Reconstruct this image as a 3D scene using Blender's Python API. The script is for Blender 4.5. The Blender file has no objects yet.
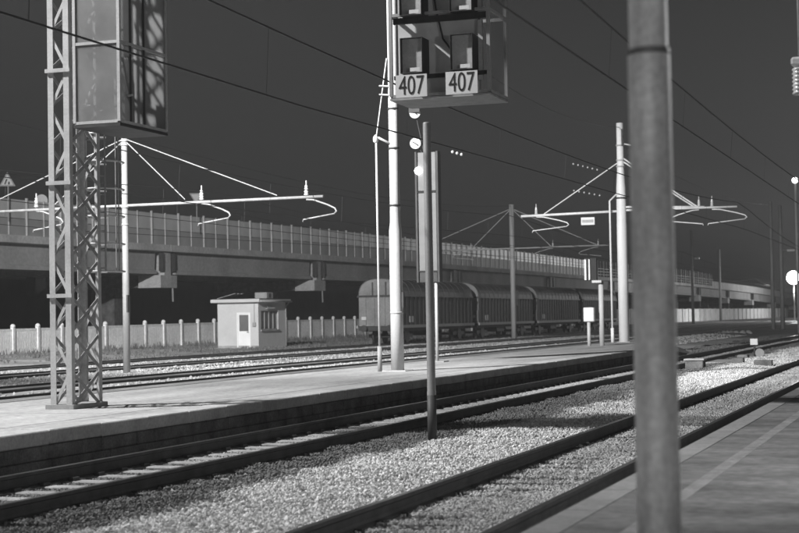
import bpy, bmesh, math, random
import numpy as np
from mathutils import Vector, Matrix, Euler
random.seed(7); rng = np.random.default_rng(7)
R = math.radians
scene = bpy.context.scene
C = scene.collection

# ------------------------------------------------------------------ camera
# +Y runs along the tracks, +X across them towards the near platform, z = 0 is the rail head
CAMH = 1.66
cam_d = bpy.data.cameras.new('camera'); cam = bpy.data.objects.new('camera', cam_d); C.objects.link(cam)
cam_d.sensor_width = 36.0; cam_d.lens = 36.0 * 1600 / 799
cam_d.clip_start = 0.1; cam_d.clip_end = 9000
cam.matrix_world = Matrix.Translation((0, 0, CAMH)) @ Matrix.Rotation(R(18.96), 4, 'Z') @ Matrix.Rotation(R(90 + 1.83), 4, 'X') @ Matrix.Rotation(R(-1.0), 4, 'Z')
cam_d.dof.use_dof = True; cam_d.dof.focus_distance = 30.0; cam_d.dof.aperture_fstop = 2.9
scene.camera = cam
scene.render.resolution_x, scene.render.resolution_y = 1024, 683

# ------------------------------------------------------------------ night sky (a black and white photograph: grey only)
SUN_EL, SUN_AZ = 2.0, 12.0            # the glow low over the far right of the yard; azimuth clockwise from +Y
world = bpy.data.worlds.new('World'); scene.world = world; world.use_nodes = True
wn, wl = world.node_tree.nodes, world.node_tree.links
bg = wn['Background']
sky = wn.new('ShaderNodeTexSky'); sky.sky_type = 'NISHITA'; sky.sun_disc = False
sky.sun_elevation = R(SUN_EL); sky.sun_rotation = R(SUN_AZ)
sky.air_density = 1.0; sky.dust_density = 3.5
bw = wn.new('ShaderNodeRGBToBW')
wl.new(sky.outputs[0], bw.inputs[0]); wl.new(bw.outputs[0], bg.inputs[0]); bg.inputs[1].default_value = 0.010
sd = bpy.data.lights.new('moon_light', 'SUN'); so = bpy.data.objects.new('moon_light', sd); C.objects.link(so)
sd.energy = 0.06; sd.angle = R(10.0)
az = R(SUN_AZ)
to_sun = Vector((math.sin(az) * math.cos(R(SUN_EL)), math.cos(az) * math.cos(R(SUN_EL)), math.sin(R(SUN_EL))))
so.rotation_euler = to_sun.to_track_quat('Z', 'Y').to_euler()
vs = scene.view_settings; vs.view_transform = 'Standard'; vs.look = 'None'; vs.gamma = 1.0; vs.use_curve_mapping = False
vs.exposure = 0.0

# yard floodlights, on the mast that is built further down
MAST = Vector((-25.5, 15.0, 22.0))
def spot(aim, watts, cone, blend, size=0.35):
    d = bpy.data.lights.new('floodlight', 'SPOT'); o = bpy.data.objects.new('floodlight', d); C.objects.link(o)
    d.energy = watts; d.spot_size = R(cone); d.spot_blend = blend; d.shadow_soft_size = size
    v = Vector(aim) - MAST; o.location = MAST + v.normalized() * 0.55
    o.rotation_euler = v.to_track_quat('-Z', 'Y').to_euler()
spot((-6, 30, 0), 60000, 100, 0.8, 0.45)
spot((-9, 55, 0), 110000, 46, 1.0, 0.5)
spot((-36, 105, 0), 235000, 52, 0.9, 0.6)

# ------------------------------------------------------------------ materials
MATS = {}
def mat(name, v, rough=0.8, var=0.25, scale=3.0, bump=0.0, bscale=None, metal=0.0, fine=0.0, emit=0.0, spec=0.3, streak=None):
    """grey procedural material: world-space noise varies the value between v*(1-var) and v*(1+var)"""
    if name in MATS: return MATS[name]
    m = bpy.data.materials.new(name); m.use_nodes = True
    n, l = m.node_tree.nodes, m.node_tree.links
    p = n['Principled BSDF']
    p.inputs['Roughness'].default_value = rough; p.inputs['Metallic'].default_value = metal
    p.inputs['Specular IOR Level'].default_value = spec
    geo = n.new('ShaderNodeNewGeometry')
    pos = geo.outputs['Position']
    if streak:
        mp = n.new('ShaderNodeVectorMath'); mp.operation = 'MULTIPLY'; mp.inputs[1].default_value = streak
        l.new(pos, mp.inputs[0]); pos = mp.outputs[0]
    nz = n.new('ShaderNodeTexNoise'); nz.inputs['Scale'].default_value = scale; nz.inputs['Detail'].default_value = 6
    nz.inputs['Roughness'].default_value = 0.62
    l.new(pos, nz.inputs['Vector'])
    mr = n.new('ShaderNodeMapRange'); mr.inputs[1].default_value = 0.3; mr.inputs[2].default_value = 0.7
    mr.inputs[3].default_value = v * (1 - var); mr.inputs[4].default_value = v * (1 + var)
    l.new(nz.outputs['Fac'], mr.inputs[0])
    out = mr.outputs[0]
    if fine:
        n2 = n.new('ShaderNodeTexNoise'); n2.inputs['Scale'].default_value = scale * 14; n2.inputs['Detail'].default_value = 3
        l.new(geo.outputs['Position'], n2.inputs['Vector'])
        m2 = n.new('ShaderNodeMapRange'); m2.inputs[1].default_value = 0.3; m2.inputs[2].default_value = 0.7
        m2.inputs[3].default_value = 1 - fine; m2.inputs[4].default_value = 1 + fine
        l.new(n2.outputs['Fac'], m2.inputs[0])
        mm = n.new('ShaderNodeMath'); mm.operation = 'MULTIPLY'; l.new(out, mm.inputs[0]); l.new(m2.outputs[0], mm.inputs[1]); out = mm.outputs[0]
    cc = n.new('ShaderNodeCombineColor')
    for k in range(3): l.new(out, cc.inputs[k])
    l.new(cc.outputs[0], p.inputs['Base Color'])
    if bump:
        nb = n.new('ShaderNodeTexNoise'); nb.inputs['Scale'].default_value = bscale or scale * 6; nb.inputs['Detail'].default_value = 4
        l.new(geo.outputs['Position'], nb.inputs['Vector'])
        b = n.new('ShaderNodeBump'); b.inputs['Strength'].default_value = 0.7; b.inputs['Distance'].default_value = bump
        l.new(nb.outputs['Fac'], b.inputs['Height']); l.new(b.outputs['Normal'], p.inputs['Normal'])
    if emit:
        p.inputs['Emission Color'].default_value = (1, 1, 1, 1); p.inputs['Emission Strength'].default_value = emit
    MATS[name] = m
    return m

def mesh_screen(name, v, keep, glow=0):
    """fine wire mesh, its holes far below a pixel: part of the light goes straight through"""
    m = mat(name, v, 0.5, 0.25, 1.3)
    n, l = m.node_tree.nodes, m.node_tree.links
    tr = n.new('ShaderNodeBsdfTransparent'); mx = n.new('ShaderNodeMixShader'); mx.inputs[0].default_value = keep
    l.new(tr.outputs[0], mx.inputs[1]); l.new(n['Principled BSDF'].outputs[0], mx.inputs[2])
    if glow:
        tl = n.new('ShaderNodeBsdfTranslucent'); tl.inputs[0].default_value = (glow, glow, glow, 1); ad = n.new('ShaderNodeMixShader'); ad.inputs[0].default_value = .55
        l.new(n['Principled BSDF'].outputs[0], ad.inputs[1]); l.new(tl.outputs[0], ad.inputs[2]); l.new(ad.outputs[0], mx.inputs[2])
    l.new(mx.outputs[0], n['Material Output'].inputs['Surface'])
    return m

M_ground = mat('ground_dust', 0.46, 0.95, 0.45, 0.25, 0.03, 9.0, fine=0.35)
M_yard = mat('far_ground_painted_dim', 0.17, 0.95, 0.4, 0.06, 0.05, 2.0, fine=0.3)
M_bed = mat('ballast_bed', 0.10, 0.95, 0.3, 2.0, 0.03, 30.0)
M_platform = mat('platform_concrete', 0.33, 0.9, 0.26, 0.8, 0.008, 30.0, fine=0.2, streak=(1.6, 0.35, 1))
M_coping = mat('coping_concrete', 0.36, 0.85, 0.25, 1.6, 0.006, 30.0, fine=0.15)
M_wall = mat('sooty_stone_pier_shade', 0.13, 0.95, 0.45, 2.4, 0.02, 14.0, fine=0.25)  # soot on the platform wall; on the viaduct piers it paints deck shade
M_asphalt = mat('platform_asphalt', 0.115, 0.85, 0.5, 0.8, 0.006, 60.0, fine=0.25, streak=(0.8, 2.2, 1))
M_paintline = mat('worn_line_paint', 0.18, 0.8, 0.35, 3.0, fine=0.2)
M_trackbed = mat('oily_track_bed', 0.24, 0.95, 0.35, 1.2, 0.03, 20.0, fine=0.3)
M_nearcoping = mat('near_coping', 0.20, 0.85, 0.25, 1.6, 0.006, 30.0, fine=0.15)
M_bigpost = mat('weathered_post_paint', 0.68, 0.55, 0.42, 2.6, 0.002, 60.0, fine=0.15, spec=0.4, streak=(3, 3, 0.5))
M_rail = mat('rusty_rail', 0.05, 0.7, 0.35, 4.0, 0.003, 40.0)
M_railtop = mat('polished_rail_head', 0.30, 0.30, 0.3, 1.0, metal=1.0, streak=(8, 0.4, 1))
M_sleeper = mat('sleeper_concrete', 0.25, 0.9, 0.3, 3.0, 0.005, 40.0, fine=0.2)
M_galv = mat('galvanised_steel', 0.41, 0.5, 0.18, 2.0, fine=0.1, spec=0.5)
M_white = mat('white_pole_paint', 0.43, 0.5, 0.12, 1.2, fine=0.06, streak=(3, 3, 0.5))
M_bright = mat('bright_mast_paint', 0.66, 0.5, 0.10, 1.2, fine=0.05, streak=(3, 3, 0.5))
M_greypaint = mat('grey_paint', 0.30, 0.55, 0.2, 2.0, fine=0.08, streak=(3, 3, 0.4))
M_postpaint = mat('post_paint', 0.20, 0.45, 0.25, 3.0, fine=0.1, spec=0.5, streak=(3, 3, 0.25))
M_dark = mat('dark_steel', 0.045, 0.6, 0.3, 3.0)
M_black = mat('black_paint', 0.02, 0.7, 0.2, 3.0)
M_plate = mat('white_plate', 0.58, 0.5, 0.08, 2.0)
M_print = mat('black_print', 0.015, 0.6, 0.1, 2.0)
M_board = mat('signal_board_paint', 0.55, 0.6, 0.12, 2.0)
M_sign = mat('sign_column_paint', 0.15, 0.5, 0.15, 2.0)
M_kiosk = mat('kiosk_plaster', 0.58, 0.9, 0.07, 0.9, fine=0.04)
M_door = mat('white_door', 0.85, 0.6, 0.05, 1.5)
M_glass = mat('dark_glass', 0.06, 0.12, 0.2, 1.0, spec=0.6)
M_dglass = mat('door_glass', 0.16, 0.25, 0.2, 1.0, spec=0.5)
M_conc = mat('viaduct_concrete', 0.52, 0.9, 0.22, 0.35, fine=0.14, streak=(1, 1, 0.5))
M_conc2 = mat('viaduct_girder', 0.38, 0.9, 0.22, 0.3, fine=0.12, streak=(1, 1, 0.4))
M_panel = mat('barrier_upper_panel', 0.55, 0.45, 0.18, 0.25, spec=0.5)
M_panel2 = mat('barrier_lower_panel', 0.36, 0.6, 0.2, 0.3)
M_fence = mat('fence_concrete', 0.78, 0.9, 0.16, 0.5, fine=0.12)
M_wagon = mat('wagon_body', 0.032, 0.6, 0.55, 0.6, fine=0.12, streak=(1, 1, 0.4))
M_wagonend = mat('wagon_end', 0.22, 0.65, 0.3, 0.8, fine=0.15)
M_wagonroof = mat('wagon_roof', 0.07, 0.55, 0.45, 0.5, fine=0.1)
M_wire = mat('copper_wire', 0.03, 0.5, 0.2, 2.0)
M_insul = mat('insulator_glaze', 0.5, 0.2, 0.05, 2.0, spec=0.6)
M_bldg = mat('dark_building', 0.05, 0.9, 0.3, 0.3)
M_weed = mat('dry_weeds', 0.16, 0.9, 0.45, 2.5)
M_lamp = mat('lit_lamp', 0.8, 0.5, 0.05, 1.0, emit=14.0)
M_lampdim = mat('lit_lamp_far', 0.8, 0.5, 0.05, 1.0, emit=4.0)
M_screen = mesh_screen('front_wire_mesh', 0.42, 0.62, 0.3)
M_screen2 = mesh_screen('side_wire_mesh', 0.25, 0.66, 0.42)
M_screen3 = mesh_screen('thin_wire_mesh', 0.22, 0.35)

# ------------------------------------------------------------------ builders
class B:
    """collects shapes (world or local coordinates) and links them as ONE mesh object"""
    def __init__(s): s.bm = bmesh.new()
    def box(s, x0, x1, y0, y1, z0, z1):
        v = [s.bm.verts.new(p) for p in ((x0,y0,z0),(x1,y0,z0),(x1,y1,z0),(x0,y1,z0),(x0,y0,z1),(x1,y0,z1),(x1,y1,z1),(x0,y1,z1))]
        for f in ((3,2,1,0),(4,5,6,7),(0,1,5,4),(1,2,6,5),(2,3,7,6),(3,0,4,7)): s.bm.faces.new([v[i] for i in f])
        return s
    def beam(s, a, b, w, h=None, up=(0,0,1)):
        a, b = Vector(a), Vector(b); h = h or w; d = (b - a).normalized(); u = Vector(up)
        if abs(d.dot(u)) > 0.98: u = Vector((0,1,0))
        x = d.cross(u).normalized(); y = x.cross(d).normalized()
        v = [s.bm.verts.new(p + x*(sx*w/2) + y*(sy*h/2)) for p in (a, b) for sx, sy in ((-1,-1),(1,-1),(1,1),(-1,1))]
        for f in ((0,1,2,3),(7,6,5,4),(0,4,5,1),(1,5,6,2),(2,6,7,3),(3,7,4,0)): s.bm.faces.new([v[i] for i in f])
        return s
    def tube(s, pts, r, n=10, cap=True):
        pts = [Vector(p) for p in pts]; rs = r if isinstance(r, (list, tuple)) else [r]*len(pts)
        rings = []; px = None
        for i, p in enumerate(pts):
            d = (pts[min(i+1, len(pts)-1)] - pts[max(i-1, 0)])
            d = d.normalized() if d.length > 1e-9 else Vector((0,0,1))
            if px is None:
                u = Vector((0,0,1)) if abs(d.z) < 0.9 else Vector((0,1,0)); px = d.cross(u).normalized()
            else:
                px = (px - d*px.dot(d)).normalized()
            y = d.cross(px)
            rings.append([s.bm.verts.new(p + (px*math.cos(2*math.pi*k/n) + y*math.sin(2*math.pi*k/n))*rs[i]) for k in range(n)])
        for a, b in zip(rings, rings[1:]):
            for k in range(n):
                f = s.bm.faces.new((a[k], a[(k+1)%n], b[(k+1)%n], b[k])); f.smooth = n > 6
        if cap: s.bm.faces.new(rings[0][::-1]); s.bm.faces.new(rings[-1])
        return s
    def lathe(s, c, prof, n=16):
        """vertical: prof = [(r, z)], round c"""
        rings = [[s.bm.verts.new((c[0]+r*math.cos(2*math.pi*k/n), c[1]+r*math.sin(2*math.pi*k/n), c[2]+z)) for k in range(n)] for r, z in prof]
        for a, b in zip(rings, rings[1:]):
            for k in range(n):
                f = s.bm.faces.new((a[k], a[(k+1)%n], b[(k+1)%n], b[k])); f.smooth = True
        s.bm.faces.new(rings[0][::-1]); s.bm.faces.new(rings[-1])
        return s
    def prism_y(s, prof, y0, y1):
        """prof = [(x, z)] closed outline pushed along Y"""
        a = [s.bm.verts.new((x, y0, z)) for x, z in prof]; b = [s.bm.verts.new((x, y1, z)) for x, z in prof]
        n = len(prof)
        for k in range(n): s.bm.faces.new((a[k], a[(k+1)%n], b[(k+1)%n], b[k]))
        s.bm.faces.new(a[::-1]); s.bm.faces.new(b)
        return s
    def sweep(s, rings):
        rs = [[s.bm.verts.new(p) for p in r] for r in rings]; n = len(rs[0])
        for a, b in zip(rs, rs[1:]):
            for k in range(n): s.bm.faces.new((a[k], a[(k+1)%n], b[(k+1)%n], b[k]))
        s.bm.faces.new(rs[0][::-1]); s.bm.faces.new(rs[-1])
        return s
    def disc(s, c, r, nrm, th, n=20):
        c, d = Vector(c), Vector(nrm).normalized()
        return s.tube([c - d*th/2, c + d*th/2], r, n)
    def poly(s, pts, nrm, th):
        a = [s.bm.verts.new(Vector(p)) for p in pts]; b = [s.bm.verts.new(Vector(p) + Vector(nrm)*th) for p in pts]; n = len(pts)
        for k in range(n): s.bm.faces.new((a[k], a[(k+1)%n], b[(k+1)%n], b[k]))
        s.bm.faces.new(a[::-1]); s.bm.faces.new(b)
        return s
    def bevel(s, w, seg=1):
        bmesh.ops.bevel(s.bm, geom=list(s.bm.edges), offset=w, segments=seg, affect='EDGES', profile=0.6)
        return s
    def mesh(s, name, m, org=(0,0,0)):
        bmesh.ops.recalc_face_normals(s.bm, faces=s.bm.faces)
        o = Vector(org)
        if o.length: bmesh.ops.translate(s.bm, verts=s.bm.verts, vec=-o)
        me = bpy.data.meshes.new(name); s.bm.to_mesh(me); s.bm.free()
        me.materials.append(m); return me
    def build(s, name, m, parent=None, org=None):
        if org is None: org = root_loc(parent)
        return link(name, s.mesh(name, m, org), parent)

def root_loc(o):
    while o is not None and o.parent is not None: o = o.parent
    return o.location.copy() if o is not None else Vector((0,0,0))
def link(name, me, parent=None, loc=(0,0,0)):
    o = bpy.data.objects.new(name, me); C.objects.link(o); o.parent = parent; o.location = loc
    return o
def tag(o, label, cat, group=None):
    o['label'] = label; o['category'] = cat
    if group: o['group'] = group
    return o
def thing(name, label, cat, loc=(0,0,0), group=None):
    return tag(link(name, None, None, loc), label, cat, group)
def struct(o): o['kind'] = 'structure'; return o
def stuff(o): o['kind'] = 'stuff'; return o
def copy_tree(o, parent=None):
    c = o.copy(); C.objects.link(c); c.parent = parent
    for ch in list(o.children): copy_tree(ch, c)
    return c

# ------------------------------------------------------------------ layout of the station (metres)
T1, T2, T3, T4, T5, T6 = -4.18, -9.1, -19.9, -23.4, -29.4, -34.4      # track centre lines
NEAR_EDGE, FAR_EDGE, FAR_BACK, PLAT_Z = -2.55, -10.72, -15.3, 0.32
FENCE_X = -46.0

def ground_z(x):
    if x > -16: return -0.24
    if x > -17.5: return -0.24 + (-16 - x) / 1.5 * 0.16
    if x > -35.5: return -0.08
    if x > -40: return -0.08 + (-35.5 - x) / 4.5 * 0.10
    if x > -47: return 0.02 + (-40 - x) / 7 * 0.12
    return 0.14

# ground: one sheet to the horizon, finer near by
xs = [-4000, -1200, -400, -150, -90, -60, -47] + [-47 + k*0.75 for k in range(1, 41)] + [-16.4, -16, -10, 0, 20, 60, 200, 800, 4000]
ys = [-600, -100, -20] + [k*1.5 for k in range(0, 100)] + [150 + k*12 for k in range(0, 30)] + [620, 900, 1500, 3000, 8000]
vg, fg = [], []
for y in ys:
    for x in xs:
        j = 0.0 if not (-46.5 < x < -17.6 and 0 < y < 160) else random.uniform(-0.018, 0.018)
        vg.append((x, y, ground_z(x) + j))
nx = len(xs)
for j in range(len(ys)-1):
    for i in range(nx-1): fg.append((j*nx+i, j*nx+i+1, (j+1)*nx+i+1, (j+1)*nx+i))
me = bpy.data.meshes.new('ground'); me.from_pydata(vg, [], fg); me.materials.append(M_ground); me.materials.append(M_yard)
for p in me.polygons:
    p.use_smooth = True
    c = p.center
    if c.y > 118 or c.x < -47 : p.material_index = 1  # far ground coloured darker in place of weaker light
struct(link('ground', me))

# ---- near platform (camera stands on it)
bm = B().box(NEAR_EDGE + 0.251, 6.0, -12, 150, -0.24, PLAT_Z)
near = struct(bm.build('near_platform', M_asphalt))
cop_len = 1.3
cm = B().box(0, 0.25, 0.004, cop_len - 0.004, -0.56, 0.002).bevel(0.012).mesh('coping_stone', M_nearcoping)
for k in range(0, 70):
    o = link('coping_stone', cm, near, (NEAR_EDGE, 3 + k*cop_len, PLAT_Z))
bm = B().box(-1.95, -1.83, -4, 95, PLAT_Z + 0.0002, PLAT_Z + 0.0015)
bm.build('painted_line', M_paintline, near)

# ---- far platform between track two and track three
bm = B()
outline = [(FAR_EDGE + 0.45, -20), (FAR_EDGE + 0.45 - 0.002, 62), (-11.8, 70), (-13.0, 76), (-14.2, 80), (FAR_BACK, 81), (FAR_BACK - 0.1, -20)]
bm.poly([(x - 0.9 if i < 2 else x, y, -0.24) for i, (x, y) in enumerate(outline)], (0,0,1), PLAT_Z + 0.24)
farp = struct(bm.build('far_platform', M_platform))
cm = B().box(-0.45, 0, 0.006, cop_len - 0.006, -0.17, 0.010).bevel(0.014).mesh('coping_stone', M_coping)
for k in range(0, 41):
    o = link('coping_stone', cm, farp, (FAR_EDGE + random.uniform(-.006, .006), 8.5 + k*cop_len, PLAT_Z + random.uniform(-.004, .004)))
wm = [B().box(-0.4, -0.06 + random.uniform(-.014, .014), 0.006, 0.494, -0.19, -0.006).bevel(0.014).mesh('wall_stone', M_wall) for _ in range(6)]
for k in range(0, 98):
    for row in range(3):
        link('wall_stone', random.choice(wm), farp, (FAR_EDGE, 8.5 + k*0.5 - row*0.27, PLAT_Z - 0.175 - row*0.19))
b = B(); b.box(-11.62, -11.59, 5, 62, PLAT_Z + .0002, PLAT_Z + .0015); b.build('paving_joint', M_wall, farp)
for k in range(18): B().box(FAR_BACK + .1, -11.63, 9 + k*3.0, 9.018 + k*3.0, PLAT_Z + .0002, PLAT_Z + .0012).build('paving_joint', M_trackbed, farp)
bm = B()                                                   # ramp at the platform end
bm.poly([(FAR_EDGE - 0.1, 62, PLAT_Z - .02), (-11.8, 70, PLAT_Z - .02), (-13.0, 76, PLAT_Z - .02), (-12.2, 79, -0.2), (-10.9, 72, -0.2), (FAR_EDGE + .2, 62.2, -0.2)], (0,0,-1), 0.2)
bm.build('platform_ramp', M_wall, farp)

# ------------------------------------------------------------------ tracks
RAIL = [(-.07,-.172),(.07,-.172),(.07,-.160),(.02,-.145),(.009,-.12),(.009,-.05),(.036,-.038),(.036,-.004),(-.036,-.004),(-.036,-.038),(-.009,-.05),(-.009,-.12),(-.02,-.145),(-.07,-.160)]
railM = B().prism_y(RAIL, -6, 420).mesh('rail', M_rail)
topM = B().box(-.030, .030, -6, 420, -.0035, 0).mesh('running_surface', M_railtop)
sl = B().box(-1.15, 1.15, -.12, .12, -.30, -.176).bevel(.012)
sleeperM = sl.mesh('sleeper', M_sleeper)
cl = B()
for sx in (-.7525, .7525):
    for d in (-.10, .10): cl.box(sx + d - .035, sx + d + .035, -.07, .07, -.1755, -.135)
clipM = cl.mesh('rail_clips', M_rail)
bedM = {}
def track(cx, label, sleepers, y0=-6, bed=True, jointed=False):
    t = thing('railway_track', label, 'railway track', (cx, 0, 0), 'parallel railway tracks of the yard')
    for s in (-.7525, .7525):
        r = link('rail', railM, t, (s, 0, 0)); link('running_surface', topM, r)
    if sleepers == 'parts':
        for k in range(140):
            y = 7.5 + k*0.6
            s_ = link('sleeper', sleeperM, t, (random.uniform(-.02,.02), y, 0)); stuff(link('rail_clips', clipM, s_))
    else:
        b = B()
        for k in range(330):
            y = 20 + k*0.6; b.box(-1.15, 1.15, y-.12, y+.12, -.30, -.052)
        stuff(b.build('sleepers', M_sleeper, t))
    if bed:
        b = B(); n = 180
        L = [(-.70, 15 + k*1.7, -.060) for k in range(n)]; Rr = [(.70, 15 + k*1.7, -.060) for k in range(n)]
        lv = [b.bm.verts.new(p) for p in L]; rv = [b.bm.verts.new(p) for p in Rr]
        for k in range(n-1): b.bm.faces.new((lv[k], rv[k], rv[k+1], lv[k+1]))
        b.build('track_bed', M_trackbed, t, (0,0,0))
    return t
track(T1, 'railway track in pale ballast right beside the near platform edge', 'parts', bed=False)
track(T2, 'railway track at the foot of the dark stone platform wall', 'parts', bed=False)
track(T3, 'railway track running just behind the pale far platform', 'stuff')
track(T4, 'second railway track behind the pale far platform', 'stuff')
track(T5, 'empty railway track between tall slim mast and the kiosk', 'stuff')
track(T6, 'railway track on which the covered freight wagons stand', 'stuff')

# ------------------------------------------------------------------ ballast: countless stones
def make_stones(m, n=8):
    col = bpy.data.collections.new('stone_shapes')
    for k in range(n):
        b = bmesh.new()
        for _ in range(16):
            v = Vector((random.gauss(0,1), random.gauss(0,1), random.gauss(0,1))).normalized() * random.uniform(.8, 1.05)
            b.verts.new((v.x*.5, v.y*.42, v.z*.34))
        bmesh.ops.convex_hull(b, input=b.verts)
        for v in [v for v in b.verts if not v.link_faces]: b.verts.remove(v)
        bmesh.ops.recalc_face_normals(b, faces=b.faces)
        me = bpy.data.meshes.new('ballast_stone'); b.to_mesh(me); b.free(); me.materials.append(m)
        col.objects.link(bpy.data.objects.new('ballast_stone', me))
    return col
def stone_material():
    m = bpy.data.materials.new('ballast_stone'); m.use_nodes = True
    n, l = m.node_tree.nodes, m.node_tree.links; p = n['Principled BSDF']; p.inputs['Roughness'].default_value = .9
    p.inputs['Specular IOR Level'].default_value = .2
    at = n.new('ShaderNodeAttribute'); at.attribute_type = 'INSTANCER'; at.attribute_name = 'shade'
    geo = n.new('ShaderNodeNewGeometry'); nz = n.new('ShaderNodeTexNoise'); nz.inputs['Scale'].default_value = 40
    l.new(geo.outputs['Position'], nz.inputs['Vector'])
    mr = n.new('ShaderNodeMapRange'); mr.inputs[1].default_value = .3; mr.inputs[2].default_value = .7; mr.inputs[3].default_value = .75; mr.inputs[4].default_value = 1.2
    l.new(nz.outputs['Fac'], mr.inputs[0])
    mu = n.new('ShaderNodeMath'); mu.operation = 'MULTIPLY'; l.new(at.outputs['Fac'], mu.inputs[0]); l.new(mr.outputs[0], mu.inputs[1])
    cc = n.new('ShaderNodeCombineColor')
    for k in range(3): l.new(mu.outputs[0], cc.inputs[k])
    l.new(cc.outputs[0], p.inputs['Base Color'])
    return m
STONES = make_stones(stone_material())
def scatter(name, P, shade, size):
    me = bpy.data.meshes.new(name); me.vertices.add(len(P)); me.vertices.foreach_set('co', P.astype(np.float32).ravel())
    a = me.attributes.new('shade', 'FLOAT', 'POINT'); a.data.foreach_set('value', shade.astype(np.float32))
    a = me.attributes.new('size', 'FLOAT', 'POINT'); a.data.foreach_set('value', size.astype(np.float32))
    o = link(name, me); ng = bpy.data.node_groups.new(name, 'GeometryNodeTree')
    ng.interface.new_socket('Geometry', in_out='INPUT', socket_type='NodeSocketGeometry'); ng.interface.new_socket('Geometry', in_out='OUTPUT', socket_type='NodeSocketGeometry')
    N, L = ng.nodes, ng.links
    gi, go = N.new('NodeGroupInput'), N.new('NodeGroupOutput')
    ip = N.new('GeometryNodeInstanceOnPoints'); ci = N.new('GeometryNodeCollectionInfo'); ci.inputs['Collection'].default_value = STONES
    ci.inputs['Separate Children'].default_value = True; ci.inputs['Reset Children'].default_value = True
    ip.inputs['Pick Instance'].default_value = True
    rv = N.new('FunctionNodeRandomValue'); rv.data_type = 'FLOAT_VECTOR'; rv.inputs[1].default_value = (6.28, 6.28, 6.28)
    ri = N.new('FunctionNodeRandomValue'); ri.data_type = 'INT'; ri.inputs[4].default_value = 0; ri.inputs[5].default_value = 7
    na = N.new('GeometryNodeInputNamedAttribute'); na.data_type = 'FLOAT'; na.inputs['Name'].default_value = 'size'
    L.new(gi.outputs[0], ip.inputs['Points']); L.new(ci.outputs[0], ip.inputs['Instance'])
    L.new(rv.outputs[0], ip.inputs['Rotation']); L.new(na.outputs[0], ip.inputs['Scale'])
    L.new([s for s in ri.outputs if s.type == 'INT'][0], ip.inputs['Instance Index'])
    L.new(ip.outputs[0], go.inputs[0])
    o.modifiers.new('stones', 'NODES').node_group = ng
    return stuff(o)
def vnoise(x, y, s, seed=0):
    """smooth 2D value noise"""
    g = np.random.default_rng(seed).random((64, 64)); u, v = x*s % 64, y*s % 64
    i, j = u.astype(int), v.astype(int); fu, fv = u - i, v - j; fu = fu*fu*(3-2*fu); fv = fv*fv*(3-2*fv)
    i1, j1 = (i+1) % 64, (j+1) % 64
    return (g[i,j]*(1-fu)+g[i1,j]*fu)*(1-fv) + (g[i,j1]*(1-fu)+g[i1,j1]*fu)*fv
def ballast(x0, x1, y0, y1, per_m2, s0, s1):
    n = int((x1-x0)*(y1-y0)*per_m2)
    x = rng.uniform(x0, x1, n); y = rng.uniform(y0, y1, n)
    k = (x > -y*0.80 - 1.0) & (x < 2 - y*0.02)                    # keep the wedge that can be seen, with a margin
    for tc in (T1, T2):                                           # not on the rails
        for s in (-.7525, .7525): k &= np.abs(x - tc - s) > .085
    d = np.abs(((y - 7.5 + .3) % .6) - .3)                        # distance to the nearest sleeper centre
    on2 = (np.abs(x - T2) < .70) & (d < .13) & ((vnoise(x, y, .5, 5) < .7) & (y > 16))
    on2e = (np.abs(np.abs(x - T2) - 1.0) < .25) & (d < .14)
    on1 = (np.abs(x - T1) < 1.12) & (d < .125); sl1 = on1 | on2e
    k &= ~on2
    x, y, sl1 = x[k], y[k], sl1[k]; n = len(x)
    z = -.195 + rng.uniform(-.02, .03, n) + (vnoise(x, y, 1.1, 1) - .5)*.10
    mid = np.clip(1 - np.abs(x - (T1+T2)/2)/1.4, 0, 1); z += mid*.07
    din = np.minimum(np.abs(x - T1), np.abs(x - T2)); z = np.where(din < .66, np.minimum(z + .015, -.165), z); z = np.where(sl1, np.maximum(z, -.165), z)
    w = vnoise(x, y, .9, 2) + .5*vnoise(x, y, 2.7, 3) - .75
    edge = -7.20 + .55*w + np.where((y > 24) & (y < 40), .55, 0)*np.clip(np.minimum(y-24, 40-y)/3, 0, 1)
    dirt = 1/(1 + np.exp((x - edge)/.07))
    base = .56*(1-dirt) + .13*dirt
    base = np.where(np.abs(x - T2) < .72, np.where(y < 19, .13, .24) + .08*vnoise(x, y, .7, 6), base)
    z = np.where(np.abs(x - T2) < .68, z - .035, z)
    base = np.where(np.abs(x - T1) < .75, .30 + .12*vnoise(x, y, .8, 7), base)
    base = np.where(x > T1 + .75, .26, base)
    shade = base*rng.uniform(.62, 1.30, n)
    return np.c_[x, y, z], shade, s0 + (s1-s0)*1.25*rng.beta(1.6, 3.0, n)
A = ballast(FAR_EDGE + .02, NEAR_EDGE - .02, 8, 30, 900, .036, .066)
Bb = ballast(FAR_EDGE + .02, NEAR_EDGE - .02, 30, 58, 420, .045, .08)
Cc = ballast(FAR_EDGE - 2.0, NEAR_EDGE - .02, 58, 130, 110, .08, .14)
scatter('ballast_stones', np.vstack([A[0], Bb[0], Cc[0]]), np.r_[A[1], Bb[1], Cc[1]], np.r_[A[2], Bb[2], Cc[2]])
# loose stones along the back edge of the far platform and between the yard tracks
n = 26000
x = rng.uniform(-33, -15.35, n); y = rng.uniform(24, 130, n)
k = (x > -y*.78) & (x < -y*.08)
for tc in (T3, T4, T5): k &= np.abs(x - tc) > 1.0 + .3*rng.random(n)
x, y = x[k], y[k]
scatter('yard_stones', np.c_[x, y, np.array([ground_z(a) for a in x]) + .01], .46*rng.uniform(.6, 1.3, len(x)), rng.uniform(.05, .13, len(x)))

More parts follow.
